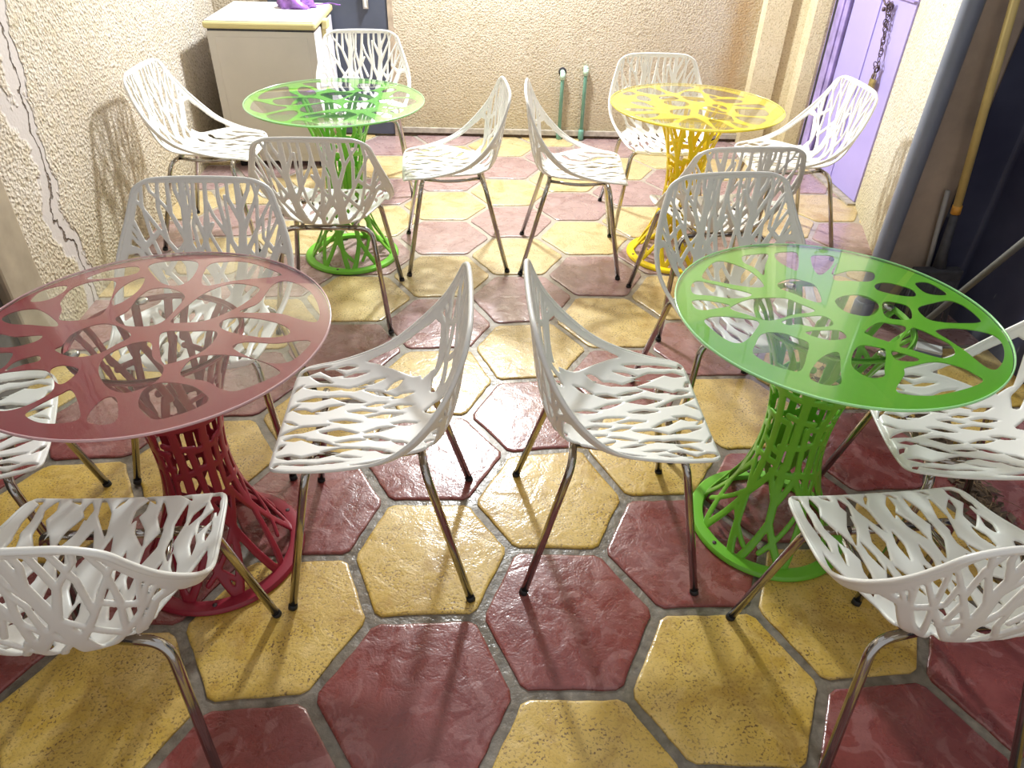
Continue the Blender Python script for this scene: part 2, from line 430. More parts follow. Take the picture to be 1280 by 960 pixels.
def lerp_table(tab, t):
    for k in range(len(tab) - 1):
        if t <= tab[k + 1][0]:
            a, b = tab[k], tab[k + 1]
            s = (t - a[0]) / (b[0] - a[0]) if b[0] > a[0] else 0
            return a, b, s, k
    return tab[-2], tab[-1], 1.0, len(tab) - 2
def spline_table(tab, t):
    """Catmull-Rom through rows (t, x, y, ...)"""
    a, b, s, k = lerp_table(tab, t)
    p0 = tab[max(k - 1, 0)]; p3 = tab[min(k + 2, len(tab) - 1)]
    out = []
    h = b[0] - a[0]
    for q in range(1, len(a)):
        m1 = (b[q] - p0[q]) / (b[0] - p0[0]) * h if b[0] > p0[0] else 0
        m2 = (p3[q] - a[q]) / (p3[0] - a[0]) * h
        s2, s3 = s * s, s * s * s
        out.append((2 * s3 - 3 * s2 + 1) * a[q] + (s3 - 2 * s2 + s) * m1 + (-2 * s3 + 3 * s2) * b[q] + (s3 - s2) * m2)
    return out
def catmull(pts, n=5):
    out = []; N = len(pts)
    for i in range(N):
        p0, p1, p2, p3 = [pts[(i + k) % N] for k in (-1, 0, 1, 2)]
        for k in range(n):
            t = k / n; t2 = t * t; t3 = t2 * t
            out.append(tuple(0.5 * ((2 * p1[q]) + (-p0[q] + p2[q]) * t + (2 * p0[q] - 5 * p1[q] + 4 * p2[q] - p3[q]) * t2 + (-p0[q] + 3 * p1[q] - 3 * p2[q] + p3[q]) * t3) for q in (0, 1)))
    return out

# ------------------------------------------------------------------ floor of hexagonal tiles
S_, U0, V0 = 0.25068, 0.25070, 1.17956
S3 = math.sqrt(3)
TJ={(-2,0):(.019,1.184),(-1,1):(.123,1.410),(1,1):(.383,1.396),(2,0):(.506,1.183),(1,-1):(.375,.948),(-1,-1):(.116,.958),(-2,2):(.003,1.608),(-1,3):(.130,1.831),(1,3):(.391,1.854),(2,2):(.497,1.612),(-2,4):(-.005,2.038),(-1,5):(.107,2.254),(-2,6):(.017,2.487),(-1,7):(.116,2.676),(-5,1):(-.344,1.400),(-4,2):(-.257,1.615),(-4,0):(-.260,1.182),(-5,-1):(-.392,.969),(4,2):(.731,1.613),(4,0):(.770,1.179),(5,-1):(.875,.956),(2,-2):(.483,.768),}
def junction(a, b):
    """lattice corner (a half-sides across, b half-heights up) -> place on the floor"""
    if (a, b) in TJ: return TJ[(a, b)]
    rnd = random.Random(a * 1009 + b * 9176 + 5)
    x, y = U0 + S_ * a / 2, V0 + S_ * S3 / 2 * b
    return (x + rnd.uniform(-.007, .007), y + rnd.uniform(-.007, .007))
fl = MB()
fl.box((-2.0, -0.9, -0.10), (3.0, 5.8, -0.0065), 0)
def is_red(c, r):
    if c in (0, 1) or c in (-3, -4): return r % 2 == 0
    return r % 2 == 1
for c in range(-9, 10):
    for r in range(-5, 11):
        ca = 3 * c; cb = 2 * r + (1 if c % 2 else 0)
        cor = [junction(ca + 2, cb), junction(ca + 1, cb + 1), junction(ca - 1, cb + 1), junction(ca - 2, cb), junction(ca - 1, cb - 1), junction(ca + 1, cb - 1)]
        cx = sum(p[0] for p in cor) / 6; cy = sum(p[1] for p in cor) / 6
        if cx < -1.85 or cx > 2.9 or cy > 5.45 or cy < -0.8: continue
        rnd = random.Random(c * 77 + r)
        tx, ty = rnd.uniform(-.004, .004), rnd.uniform(-.004, .004)
        inset = 0.0125
        rings = []
        # outline: each side split so that its edge can be slightly worn
        base = []
        for k in range(6):
            p, q = cor[k], cor[(k + 1) % 6]
            for t in (0.06, 0.2, 0.35, 0.5, 0.65, 0.8, 0.94):
                x = p[0] * (1 - t) + q[0] * t; y = p[1] * (1 - t) + q[1] * t
                d = math.hypot(x - cx, y - cy); ins = inset + rnd.uniform(-.0016, .0016)
                f = (d - ins / 0.9) / d
                base.append((cx + (x - cx) * f, cy + (y - cy) * f))
        n = len(base)
        for ins, z in ((0.0, -0.0075), (0.0012, -0.0022), (0.004, -0.0004), (0.010, 0.0)):
            ring = []
            for x, y in base:
                d = math.hypot(x - cx, y - cy); f = (d - ins) / d
                xx = cx + (x - cx) * f; yy = cy + (y - cy) * f
                ring.append((xx, yy, z + 0.0))
            rings.append(ring)
        vs = [v for rg in rings for v in rg]
        fs = []
        for q in range(len(rings) - 1):
            for k in range(n):
                l = (k + 1) % n
                fs.append((q * n + k, q * n + l, (q + 1) * n + l, (q + 1) * n + k))
        fs.append(tuple((len(rings) - 1) * n + k for k in range(n)))
        fl.add(vs, fs, 1 if is_red(c, r) else 2)
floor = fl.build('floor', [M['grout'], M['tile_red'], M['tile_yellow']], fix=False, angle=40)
tag(floor, kind='structure')

# ------------------------------------------------------------------ walls
def struct(name, mb, mats, parent=None, smooth=False, bevel=0):
    o = mb.build(name, mats, parent, smooth, bevel)
    if not parent: o['kind'] = 'structure'
    return o
H_ = 4.2
wl = MB().box((-1.95, -0.9, -0.1), (-1.65, 5.7, H_)); struct('wall_left', wl, M['stucco_left'])
ROT = -0.031; PV = (-0.36, 5.32)
wb = MB().box((-2.0, 5.32, -0.1), (2.3, 5.62, H_), rot=ROT, piv=PV); struct('wall_back', wb, M['stucco_back'])
cb = MB().box((-0.50, 5.297, 0.022), (2.2, 5.34, 0.055), rot=ROT, piv=PV); cb.box((-0.50, 5.312, 0.0), (2.2, 5.36, 0.025), 1, rot=ROT, piv=PV)
struct('baseboard_back', cb, [M['cement'], M['soil']])
# stepped plaster corner between the back wall and the lilac door
pc = MB()
pc.prism([(1.98, 5.60), (1.98, 5.16), (2.13, 5.12), (2.13, 5.17), (2.24, 5.11), (2.24, 5.00), (2.32, 4.97), (2.60, 4.97), (2.60, 5.60)], -0.1, H_)
struct('trim_1', pc, M['plaster'])
# right wall: the part with the door opening, then the pier beside it
wr = MB()
wr.prism([(2.36, 4.06), (2.12, 3.30), (1.885, 2.84), (2.30, 2.84), (2.30, -0.9), (2.75, -0.9), (2.75, 4.06)], -0.1, H_)
wr.box((2.36, 4.06, 2.15), (2.75, 5.0, H_))
struct('wall_right', wr, M['stucco_right'])
# ---- lilac double door
dd = MB().box((2.345, 4.05, 0.015), (2.39, 4.415, 2.14)).box((2.345, 4.425, 0.015), (2.39, 4.735, 2.14))
dd.box((2.338, 4.405, 0.03), (2.346, 4.435, 2.12))
d1 = struct('door_1', dd, M['lilac_door'], bevel=0.003)
fr = MB().box((2.325, 4.745, 0), (2.40, 4.80, 2.16)).box((2.315, 4.80, 0), (2.40, 4.88, 2.18)).box((2.34, 4.88, 0), (2.42, 4.98, 2.18))
fr.box((2.325, 4.05, 2.14), (2.40, 4.88, 2.2))
struct('door_frame', fr, M['lilac_frame'], d1, bevel=0.003)
gp = MB().box((2.322, 4.884, 0.0), (2.40, 4.925, 1.1)).box((2.392, 4.04, 0.0), (2.42, 4.98, 2.16)).box((2.36, 4.735, 0), (2.40, 4.746, 2.14)); struct('door_gap', gp, M['dark_gap'], d1)
th = MB().box((2.30, 4.03, 0.0), (2.40, 4.98, 0.012)); struct('threshold', th, M['cement'], d1)
hp = MB().tube(rounded([(2.335, 4.37, 1.13), (2.305, 4.35, 1.12), (2.302, 4.29, 1.07), (2.302, 4.24, 1.05), (2.305, 4.18, 1.10), (2.335, 4.15, 1.13)], 0.03), 0.007)
hp.lathe([(0.012, 0), (0.012, 0.006)], 16)
hp2 = MB().tube(rounded([(2.335, 4.40, 1.12), (2.305, 4.37, 1.10), (2.300, 4.28, 1.05), (2.30, 4.25, 1.055)], 0.03), 0.006)
hp2.tube([(2.335, 4.34, 1.02), (2.325, 4.34, 1.02)], 0.012)
struct('hasp', hp2, M['iron'], d1, smooth=True)
cbm = MB().box((2.325, 4.05, 1.092), (2.342, 4.25, 1.10)); struct('seam_bar', cbm, M['lilac_frame'], d1)

# ---- chain with a padlock on the door
ct = empty('chain', (2.31, 4.27, 1.05))
tag(ct, 'rusty chain with a padlock hanging on the lilac door', 'chain')
def link(p, d, flat, L=0.034, w=0.011, r=0.0028):
    d = Vector(d).normalized(); s = Vector((1, 0, 0)) if flat else Vector((0, 1, 0))
    s = (s - d * s.dot(d)).normalized()
    pts = []
    for k in range(14):
        a = 2 * PI * k / 14
        pts.append(Vector(p) + d * (math.sin(a) * L * 0.5) + s * (math.cos(a) * w))
    return pts
lm = MB()
for strand, (y0, y1, z1) in enumerate(((4.275, 4.215, 0.80), (4.245, 4.205, 0.76))):
    k = 0; z = 1.045; n = int((z - z1) / 0.027)
    for i in range(n):
        t = i / n
        p = (2.322 - 0.004 * strand - 2.31, y0 + (y1 - y0) * t + 0.004 * math.sin(i * 2.1) - 4.27, z + (z1 - z) * t - 1.05)
        lm.tube(link(p, (0, (y1 - y0), (z1 - z)), i % 2 == 0), 0.0028, closed=True, seg=6)
for i in range(9):   # bunched links at the top and above the lock
    rnd = random.Random(i)
    p = (0.005, rnd.uniform(-.03, .015), rnd.uniform(-.10, 0.01)); lm.tube(link(p, (0, rnd.uniform(-1, 1), 1), i % 2), 0.0028, closed=True, seg=6)
    p = (0.005, rnd.uniform(-.085, -.045), rnd.uniform(-.36, -0.27)); lm.tube(link(p, (0, rnd.uniform(-1, 1), 1), i % 2), 0.0028, closed=True, seg=6)
lm.build('chain_link_run', M['iron'], ct)['label'] = 'two strands of rusty links'
pk = MB().box((-0.004, -0.098, -0.43), (0.014, -0.045, -0.365)); po = pk.build('padlock', M['brass'], ct, smooth=False, bevel=0.004)
MB().tube([(0.005, -0.087, -0.366), (0.005, -0.087, -0.345), (0.005, -0.08, -0.33), (0.005, -0.07, -0.326), (0.005, -0.06, -0.33), (0.005, -0.055, -0.345), (0.005, -0.055, -0.366)], 0.004).build('shackle', M['chrome'], po)

# ---- dark door beside the freezer
dk = MB().box((-1.28, 5.288, 0.01), (-0.505, 5.33, 2.1), rot=ROT, piv=PV)
d2 = struct('door_2', dk, M['steel_door'], bevel=0.004)
hb = MB().tube(rounded([(-0.645, 5.29, 0.83), (-0.645, 5.262, 0.83), (-0.645, 5.262, 1.02), (-0.645, 5.29, 1.02)], 0.012), 0.0075)
hb.box((-0.662, 5.286, 0.82), (-0.628, 5.293, 1.03))
hd = struct('door_handle', hb, M['offwhite'], d2, smooth=True)
fe = MB().box((-0.505, 5.275, 0.0), (-0.475, 5.35, 2.13), rot=ROT, piv=PV); struct('door_frame', fe, M['tan_edge'], d2)

# ---- post and dark leaf against the left wall
pp = MB().box((-1.66, 2.30, 0), (-1.595, 2.508, 2.3)); d3 = struct('door_3', MB().box((-1.66, 0.2, 0.0), (-1.63, 2.30, 2.25)).box((-1.64, 2.05, 0.0), (-1.60, 2.12, 2.25)).box((-1.64, 1.2, 0), (-1.60, 1.25, 2.25)), M['grey_cloth'], bevel=0.004)
struct('door_post', pp, M['post'], d3, bevel=0.012)

# ---- brown board, navy sheet, drainpipe on the right
bb = MB().box((1.828, 2.79, 0.0), (2.06, 2.825, 2.6)); bo = bb.build('brown_panel', M['brown_board'], None, False, 0.003)
tag(bo, 'tall brown board standing between the drainpipe and the navy sheet', 'board')
be = MB().box((1.820, 2.783, 0.0), (1.829, 2.826, 2.6)); be.build('edge_strip', M['tan_edge'], bo, False, 0.002)['label'] = 'pale bare edge of the board'
ns = MB(); NY = 40
rows = []
path_ = rounded([(2.035, 2.78, 0), (2.21, 2.765, 0), (2.23, .55, 0)], .03, 6)
for k in range(len(path_) - 1):
    for i in range(12):
        q = path_[k].lerp(path_[k + 1], i / 12); rows.append((q.x + .004 * math.sin(q.y * 25), q.y))
rows.append((2.23, .55))
ns.prism(rows + [(x + 0.015, y + 0.010) for x, y in reversed(rows)], 0.0, 2.7)
no = ns.build('navy_sheet', M['navy'], None, True, angle=30)
tag(no, 'large scratched dark navy metal sheet standing along the right side', 'metal sheet')
dp = MB().lathe([(0.037, 0.0), (0.037, 3.6)], 32, c=(0, 0)).lathe([(0.043, 0.0), (0.044, 0.01), (0.044, 0.07), (0.040, 0.08), (0.037, 0.08)], 32)
do = dp.build('drainpipe', M['drainpipe'], None, True, angle=40); do.location = (1.785, 2.735, 0)
tag(do, 'blue-grey vertical plastic drainpipe beside the pale pier', 'drainpipe')

M['rod_grey'] = plain('rod_grey', (0.13, 0.13, 0.12), 0.5, nscale=10, namt=0.15)
# ---- broom with yellow handle
br = empty('broom', (2.06, 2.69, 0.0)); tag(br, 'broom with a yellow handle leaning head down on the navy sheet', 'broom')
o0 = Vector((2.06, 2.69, 0))
MB().tube([Vector((2.018, 2.715, .53)) - o0, Vector((1.87, 2.715, 1.66)) - o0], 0.0165, seg=14).build('handle', M['pole_yellow'], br)
MB().tube([Vector((2.022, 2.715, .50)) - o0, Vector((2.018, 2.715, .535)) - o0], 0.019, seg=14).build('ferrule', M['orange'], br)
MB().tube([Vector((2.045, 2.705, .24)) - o0, Vector((2.035, 2.712, .33)) - o0, Vector((2.022, 2.715, .50)) - o0], [0.030, 0.020, 0.0165], seg=14).build('socket', M['charcoal'], br)
hm = MB()
hm.prism([(-.135, -.025), (.075, -.025), (.075, .025), (-.135, .025)], 0.21, 0.26)
hm.build('head_block', M['charcoal'], br, False, 0.008)
bm_ = MB()
rb = random.Random(3)
for i in range(26):
    for j in range(4):
        x = -.13 + .20 * i / 25; y = -.02 + .04 * j / 3
        bm_.tube([(x, y, .215), (x * 1.05 + rb.uniform(-.004, .004), y * 1.4, .10), (x * 1.10 + rb.uniform(-.008, .008), y * 1.8 + rb.uniform(-.004, .004), .004)], 0.0042, seg=4)
bm_.build('bristles', M['charcoal'], br)
po_ = MB().tube([(2.060, 2.760, 0.006), (1.985, 2.762, .58)], 0.010, seg=10).build('stick', M['grey_stick'], None)
tag(po_, 'thin pale grey stick leaning on the brown board behind the broom', 'stick')
rd = MB().tube([(1.88, 2.52, 0.012), (2.0, 2.06, 0.95)], 0.013, seg=10).build('rod', M['rod_grey'], None)
tag(rd, 'dark grey rod leaning on the navy sheet behind the right chair', 'rod')
pb = MB().box((-.05, -.03, 0.0), (.05, .03, .035), 0).box((-.052, -.032, .012), (.052, .032, .024), 1)
pb_o = pb.build('packet', [M['offwhite'], M['drainpipe']], None, False, 0.003); pb_o.location = (1.93, 2.42, 0.0); pb_o.rotation_euler = (0, 0, -.5)
tag(pb_o, 'small white and blue packet lying at the foot of the navy sheet', 'packet')

# ---- two green water pipes on the back wall
def water_pipe(x, z, label):
    t = empty('water_pipe', (x, 5.255, 0)); tag(t, label, 'pipe', 'green water pipes on the back wall')
    MB().tube(rounded([(0, 0, 0.06), (0, 0, z - .02), (0, 0.03, z), (0, .06, z)], 0.02), 0.0125, seg=12).build('riser', M['green_pipe'], t)
    MB().tube([(0, 0, z - .045), (0, 0, z - .002)], 0.018, seg=12).tube([(0, -.004, z - .004), (0, .035, z - .002)], 0.017, seg=12).build('elbow', M['pale_green'], t)
    MB().lathe([(0.017, 0.0), (0.020, .004), (0.020, .055), (0.017, .07)], 14).build('coupling', M['green_pipe'], t)
    MB().tube([(0, .030, z), (0, .038, z)], 0.028, seg=16).build('wall_hole', M['dark_gap'], t)
water_pipe(0.675, 0.455, 'shorter green water pipe on the back wall, left of the pair')
water_pipe(0.835, 0.485, 'taller green water pipe on the back wall, right of the pair')

# ---- chest freezer
fz = empty('chest_freezer', (-1.175, 4.93, 0)); tag(fz, 'old white chest freezer with a yellowed lid edge in the corner', 'freezer')
b_ = MB().box((-.305, -.325, .045), (.305, .335, .795), 0)
b_.f[2:3] = []; b_.m[2:3] = []
b_.add([(-.305, -.325, .045), (.305, -.325, .045), (.305, -.325, .795), (-.305, -.325, .795)], [(0, 1, 2, 3)], 1)
b_.f[3 - 0]
b_.build('body', [M['freezer_flank'], M['freezer_side']], fz, False, 0.012)
MB().box((-.262, -.3285, .09), (.262, -.3235, .765)).build('end_panel', M['freezer_side'], fz, False, 0.004)
MB().box((-.318, -.340, .808), (.318, .340, .846), 0).build('lid', M['freezer_trim'], fz, False, 0.012)['label'] = 'yellowed lid edge'
MB().box((-.306, -.328, .846), (.306, .330, .853)).build('lid_top', M['freezer_lid'], fz, False, 0.006)
MB().box((-.30, -.32, .793), (.30, .33, .810)).build('gasket', M['charcoal'], fz, False)
la = MB().box((.312, -.10, .775), (.345, -.01, .825)).box((.305, -.085, .70), (.325, -.03, .78)); la.build('latch', M['freezer_trim'], fz, False, 0.006)['label'] = 'yellowed latch'
for sx in (-.25, .25):
    for sy in (-.27, .27):
        MB().lathe([(0.022, 0), (0.022, .05)], 12).build('foot', M['black_rubber'], fz).location = (sx, sy, 0)
# purple bag and a white cord on the lid
bg = MB(); rnd = random.Random(11); NA, NB = 28, 12
for j in range(NB + 1):
    ph = PI * 0.5 * j / NB
    for i in range(NA):
        a = 2 * PI * i / NA
        r = math.cos(ph) ** 0.7 * (1 + 0.16 * math.sin(5 * a + j * .7) + 0.10 * math.sin(11 * a + 2 * j)) if j < NB else 0.02
        bg.v.append((0.105 * r * math.cos(a), 0.075 * r * math.sin(a), 0.001 + 0.085 * math.sin(ph) * (1 + .12 * math.sin(3 * a + 1))))
for j in range(NB):
    for i in range(NA):
        k = (i + 1) % NA; bg.f.append((j * NA + i, j * NA + k, (j + 1) * NA + k, (j + 1) * NA + i)); bg.m.append(0)
bg.f.append(tuple(reversed(range(NA)))); bg.m.append(0)
bo_ = bg.build('plastic_bag', M['purple_bag'], None); bo_.location = (-1.045, 5.06, 0.853)
tag(bo_, 'crumpled purple plastic bag lying on the freezer lid', 'bag')
cd = MB().tube([(-.13 + .26 * t / 20, .03 * math.sin(t * .55), 0.004) for t in range(21)], 0.004, seg=8).build('cord', M['purple_bag'], None)
cd.location = (-.92, 5.20, .853); tag(cd, 'thin purple ribbon lying behind the bag on the freezer lid', 'ribbon')

# ---- dry leaves, soil and twigs in the gap between the tiles at the right
db = MB(); rnd = random.Random(21)
def litter(cx, cy, ax, ay, n, spread):
    for _ in range(n):
        t = rnd.random(); s = rnd.gauss(0, spread)
        x = cx + ax * t + s; y = cy + ay * t + rnd.gauss(0, spread * .5)
        a = rnd.uniform(0, 2 * PI); L = rnd.uniform(.015, .07); z = rnd.uniform(.002, .012)
        if rnd.random() < .55:
            c_, s_ = math.cos(a), math.sin(a); q = rnd.uniform(-.4, .4)
            db.tube([(x, y, z), (x + L * .5 * c_ - q * L * .3 * s_, y + L * .5 * s_ + q * L * .3 * c_, z + .004), (x + L * c_, y + L * s_, z)], rnd.uniform(.0008, .002), seg=4, mi=0)
        else:
            c_, s_ = math.cos(a), math.sin(a); w = L * .22; z2 = z + rnd.uniform(0, .012)
            db.add([(x, y, z), (x + .5 * L * c_ - w * s_, y + .5 * L * s_ + w * c_, z2), (x + L * c_, y + L * s_, z + .003), (x + .5 * L * c_ + w * s_, y + .5 * L * s_ - w * c_, z2 - .003)], [(0, 1, 2), (0, 2, 3)], 1)
litter(1.70, 2.1, -.10, -1.0, 520, .045)
litter(1.35, 2.0, .35, .5, 160, .10)
for i in range(60):   # crumbs of soil
    pass
do_ = db.build('dry_litter', [M['twig'], M['soil']], None, fix=False)
tag(do_, 'dry twigs and dead leaves scattered in the joint right of the green table', 'litter', kind='stuff')
sm = MB(); rr = random.Random(5); ny = 60
for (x0, y0, x1, y1, w) in ((1.72, 2.15, 1.60, 1.05, .040),):
    top = []
    L, R2 = [], []
    for i in range(ny + 1):
        t = i / ny; x = x0 + (x1 - x0) * t; y = y0 + (y1 - y0) * t; ww = w * (0.7 + .5 * rr.random())
        L.append((x - ww, y)); R2.append((x + ww, y))
    for i in range(ny + 1):
        sm.v += [(L[i][0], L[i][1], -.0005), ((L[i][0] + R2[i][0]) / 2, L[i][1], .006 + .005 * rr.random()), (R2[i][0], R2[i][1], -.0005)]
    for i in range(ny):
        a = 3 * i; sm.f += [(a, a + 1, a + 4, a + 3), (a + 1, a + 2, a + 5, a + 4)]; sm.m += [0, 0]
so = sm.build('soil_strip', M['soil'], None, fix=False)
tag(so, 'strip of dark soil in the joint beneath the dry twigs', 'soil', kind='stuff')

# ------------------------------------------------------------------ pierced plastic chair
# centre line (t, y, z) and rim (t, x, y, z) of the one-piece shell; the seat faces +Y
CEN = [(0, .218, .434), (.06, .203, .447), (.2, .105, .444), (.35, -.005, .438), (.45, -.085, .437), (.53, -.150, .443),
       (.60, -.196, .470), (.67, -.221, .525), (.75, -.238, .595), (.85, -.251, .688), (.95, -.264, .780), (1, -.269, .817)]
RIM = [(0, .180, .213, .447), (.06, .208, .196, .462), (.2, .226, .105, .474), (.35, .243, .015, .497), (.45, .257, -.050, .523),
       (.53, .266, -.100, .558), (.60, .265, -.144, .600), (.67, .254, -.182, .645), (.75, .238, -.214, .694), (.85, .219, -.240, .750),
       (.95, .200, -.256, .792), (1, .158, -.264, .812)]
WA, LB = 0.25, 0.86
def shell_point(u, t):
    cy, cz = spline_table(CEN, t); rx, ry, rz = spline_table(RIM, t)
    a = abs(u); w = a ** 2.6
    return Vector((u * rx, cy + (ry - cy) * w, cz + (rz - cz) * w))
def seg_f(px, py, a, b, ra, rb):
    dx, dy = b[0] - a[0], b[1] - a[1]; L2 = dx * dx + dy * dy
    t = ((px - a[0]) * dx + (py - a[1]) * dy) / L2; t = 0 if t < 0 else (1 if t > 1 else t)
    return ra + (rb - ra) * t - math.hypot(px - a[0] - dx * t, py - a[1] - dy * t)
# branches of the backrest: (x in metres, height 0..1 above the bend, half width)
BR = [
 [(-.045, -.20, .020), (-.052, 0, .020), (-.085, .30, .016), (-.102, .60, .011), (-.104, 1.02, .008)],
 [(.072, -.20, .019), (.075, 0, .019), (.080, .35, .015), (.070, .65, .011), (.062, 1.02, .008)],
 [(.000, -.18, .010), (.0, 0, .010), (.006, .25, .0075), (.022, .5, .007), (.002, .75, .006), (-.010, 1.02, .005)],
 [(-.070, .12, .010), (-.135, .30, .0065), (-.235, .56, .005)],
 [(-.050, -.08, .010), (-.120, .10, .007), (-.245, .38, .005)],
 [(-.095, .36, .009), (-.150, .55, .006), (-.222, .78, .005)],
 [(-.101, .55, .008), (-.150, .76, .005), (-.180, .98, .004)],
 [(-.103, .72, .007), (-.135, .88, .005), (-.145, 1.02, .004)],
 [(-.150, .55, .005), (-.160, .78, .004), (-.152, .98, .004)],
 [(-.125, .10, .006), (-.170, .36, .005), (-.205, .66, .004)],
 [(-.190, .24, .005), (-.225, .45, .004)], [(-.135, .30, .005), (-.142, .50, .004)],
 [(-.030, -.18, .010), (-.130, -.04, .007), (-.235, .16, .006)],
 [(-.125, -.05, .006), (-.160, .18, .005), (-.225, .40, .004)],
 [(-.088, .33, .008), (-.052, .55, .006), (-.040, .80, .005), (-.044, 1.02, .004)],
 [(-.102, .62, .007), (-.070, .82, .005), (-.074, 1.02, .004)],
 [(-.050, .55, .005), (-.016, .70, .004), (-.004, .80, .004)], [(-.062, .50, .004), (-.060, .84, .0035)],
 [(.004, .18, .007), (-.040, .38, .005), (-.052, .56, .004)], [(-.060, .02, .008), (-.020, .22, .005), (.003, .34, .004)],
 [(.020, .50, .006), (.040, .72, .005), (.026, 1.02, .004)], [(.006, .25, .006), (.045, .42, .005), (.050, .62, .004), (.036, .74, .004)],
 [(.0, .0, .007), (.040, .20, .005), (.076, .32, .005)],
 [(.080, .05, .010), (.140, .20, .0065), (.245, .40, .005)],
 [(.080, .28, .009), (.140, .48, .006), (.215, .76, .005)],
 [(.076, .48, .008), (.112, .70, .006), (.104, 1.02, .0045)],
 [(.066, .70, .006), (.086, .88, .005), (.084, 1.02, .004)],
 [(.135, .46, .005), (.145, .72, .005), (.132, 1.0, .004)], [(.112, .70, .005), (.160, .86, .004), (.168, .98, .004)],
 [(.060, -.10, .010), (.140, .02, .007), (.240, .22, .006)],
 [(.150, .21, .006), (.178, .45, .005), (.190, .70, .004), (.183, .92, .004)], [(.145, .04, .005), (.175, .24, .005), (.235, .48, .004)],
 [(.076, .22, .006), (.035, .45, .005), (-.010, .64, .004)], [(.002, .20, .006), (.050, .38, .005), (.073, .52, .004)],
 [(.150, .20, .006), (.112, .38, .005), (.080, .50, .004)], [(-.140, .30, .006), (-.100, .46, .004)], [(.205, .32, .005), (.155, .52, .004)],
 [(-.205, .28, .005), (-.165, .46, .004), (-.172, .62, .004)], [(-.022, .40, .005), (.004, .56, .004), (.002, .70, .004)],
 [(.190, .30, .004), (.230, .58, .004)], [(.075, .20, .007), (.050, .42, .005)], [(.072, .58, .005), (.048, .78, .004), (.046, 1.02, .004)],
]
# slits in the seat: (x, centre along the seat in metres, half length, half width, tilt)
HO = [(.190, .075, .042, .015, .05), (.186, .165, .034, .010, -.05), (.176, .240, .034, .008, .10), (.160, .125, .030, .008, -.12),
 (.118, .045, .030, .007, .25), (.128, .150, .050, .011, -.04), (.126, .245, .032, .007, .05), (.110, .322, .042, .008, -.08), (.150, .300, .034, .007, .10),
 (.082, .115, .048, .010, .10), (.084, .228, .044, .009, -.04), (.066, .310, .030, .006, .05),
 (.040, .052, .030, .008, .30), (.046, .172, .046, .009, .12), (.030, .098, .034, .009, -.05), (.036, .272, .036, .007, -.05), (.022, .345, .040, .009, .12),
 (-.006, .230, .030, .006, .05), (-.018, .060, .020, .005, -.2), (-.044, .112, .060, .011, .14), (-.052, .212, .048, .016, -.05), (-.036, .330, .036, .008, .10),
 (-.082, .090, .032, .008, .08), (-.096, .168, .050, .010, -.10), (-.086, .262, .036, .008, .06), (-.076, .335, .026, .007, -.10),
 (-.126, .230, .048, .009, .10), (-.124, .316, .034, .008, -.05), (-.118, .045, .018, .008, .35),
 (-.158, .088, .036, .014, -.10), (-.152, .180, .042, .009, .08), (-.160, .268, .038, .007, -.08), (-.190, .135, .048, .007, .02), (-.192, .050, .020, .010, .2), (-.188, .225, .040, .007, -.04),
 (.058, .375, .032, .007, .1), (-.012, .395, .026, .006, 0), (.100, .392, .030, .007, .2), (-.100, .398, .028, .007, -.2), (.140, .375, .030, .008, .3), (-.145, .370, .032, .008, -.3),
 (.205, .120, .020, .005, 0), (.202, .205, .028, .006, 0)]
WIN = [(.330, .900), (.40, .928), (.50, .935), (.56, .936), (.640, .928), (.660, .86), (.625, .74), (.575, .58), (.535, .56), (.485, .63), (.43, .74), (.375, .84)]
def poly_f(px, py, poly, sx, sy):
    """signed distance, positive inside"""
    ins = False; d = 1e9; n = len(poly)
    for i in range(n):
        x0, y0 = poly[i][0] * sx, poly[i][1] * sy; x1, y1 = poly[(i + 1) % n][0] * sx, poly[(i + 1) % n][1] * sy
        if (y0 > py) != (y1 > py) and px < (x1 - x0) * (py - y0) / (y1 - y0) + x0: ins = not ins
        dx, dy = x1 - x0, y1 - y0; t = max(0, min(1, ((px - x0) * dx + (py - y0) * dy) / (dx * dx + dy * dy)))
        d = min(d, math.hypot(px - x0 - dx * t, py - y0 - dy * t))
    return d if ins else -d
rnd = random.Random(9)
HO2 = [(hx, hb + rnd.uniform(-.006, .006), hl * rnd.uniform(.88, 1.22), hw * rnd.uniform(.65, 1.25), tl * 1.9 + rnd.uniform(-.13, .13)) for hx, hb, hl, hw, tl in HO]
TB = 0.545     # where the seat turns into the back
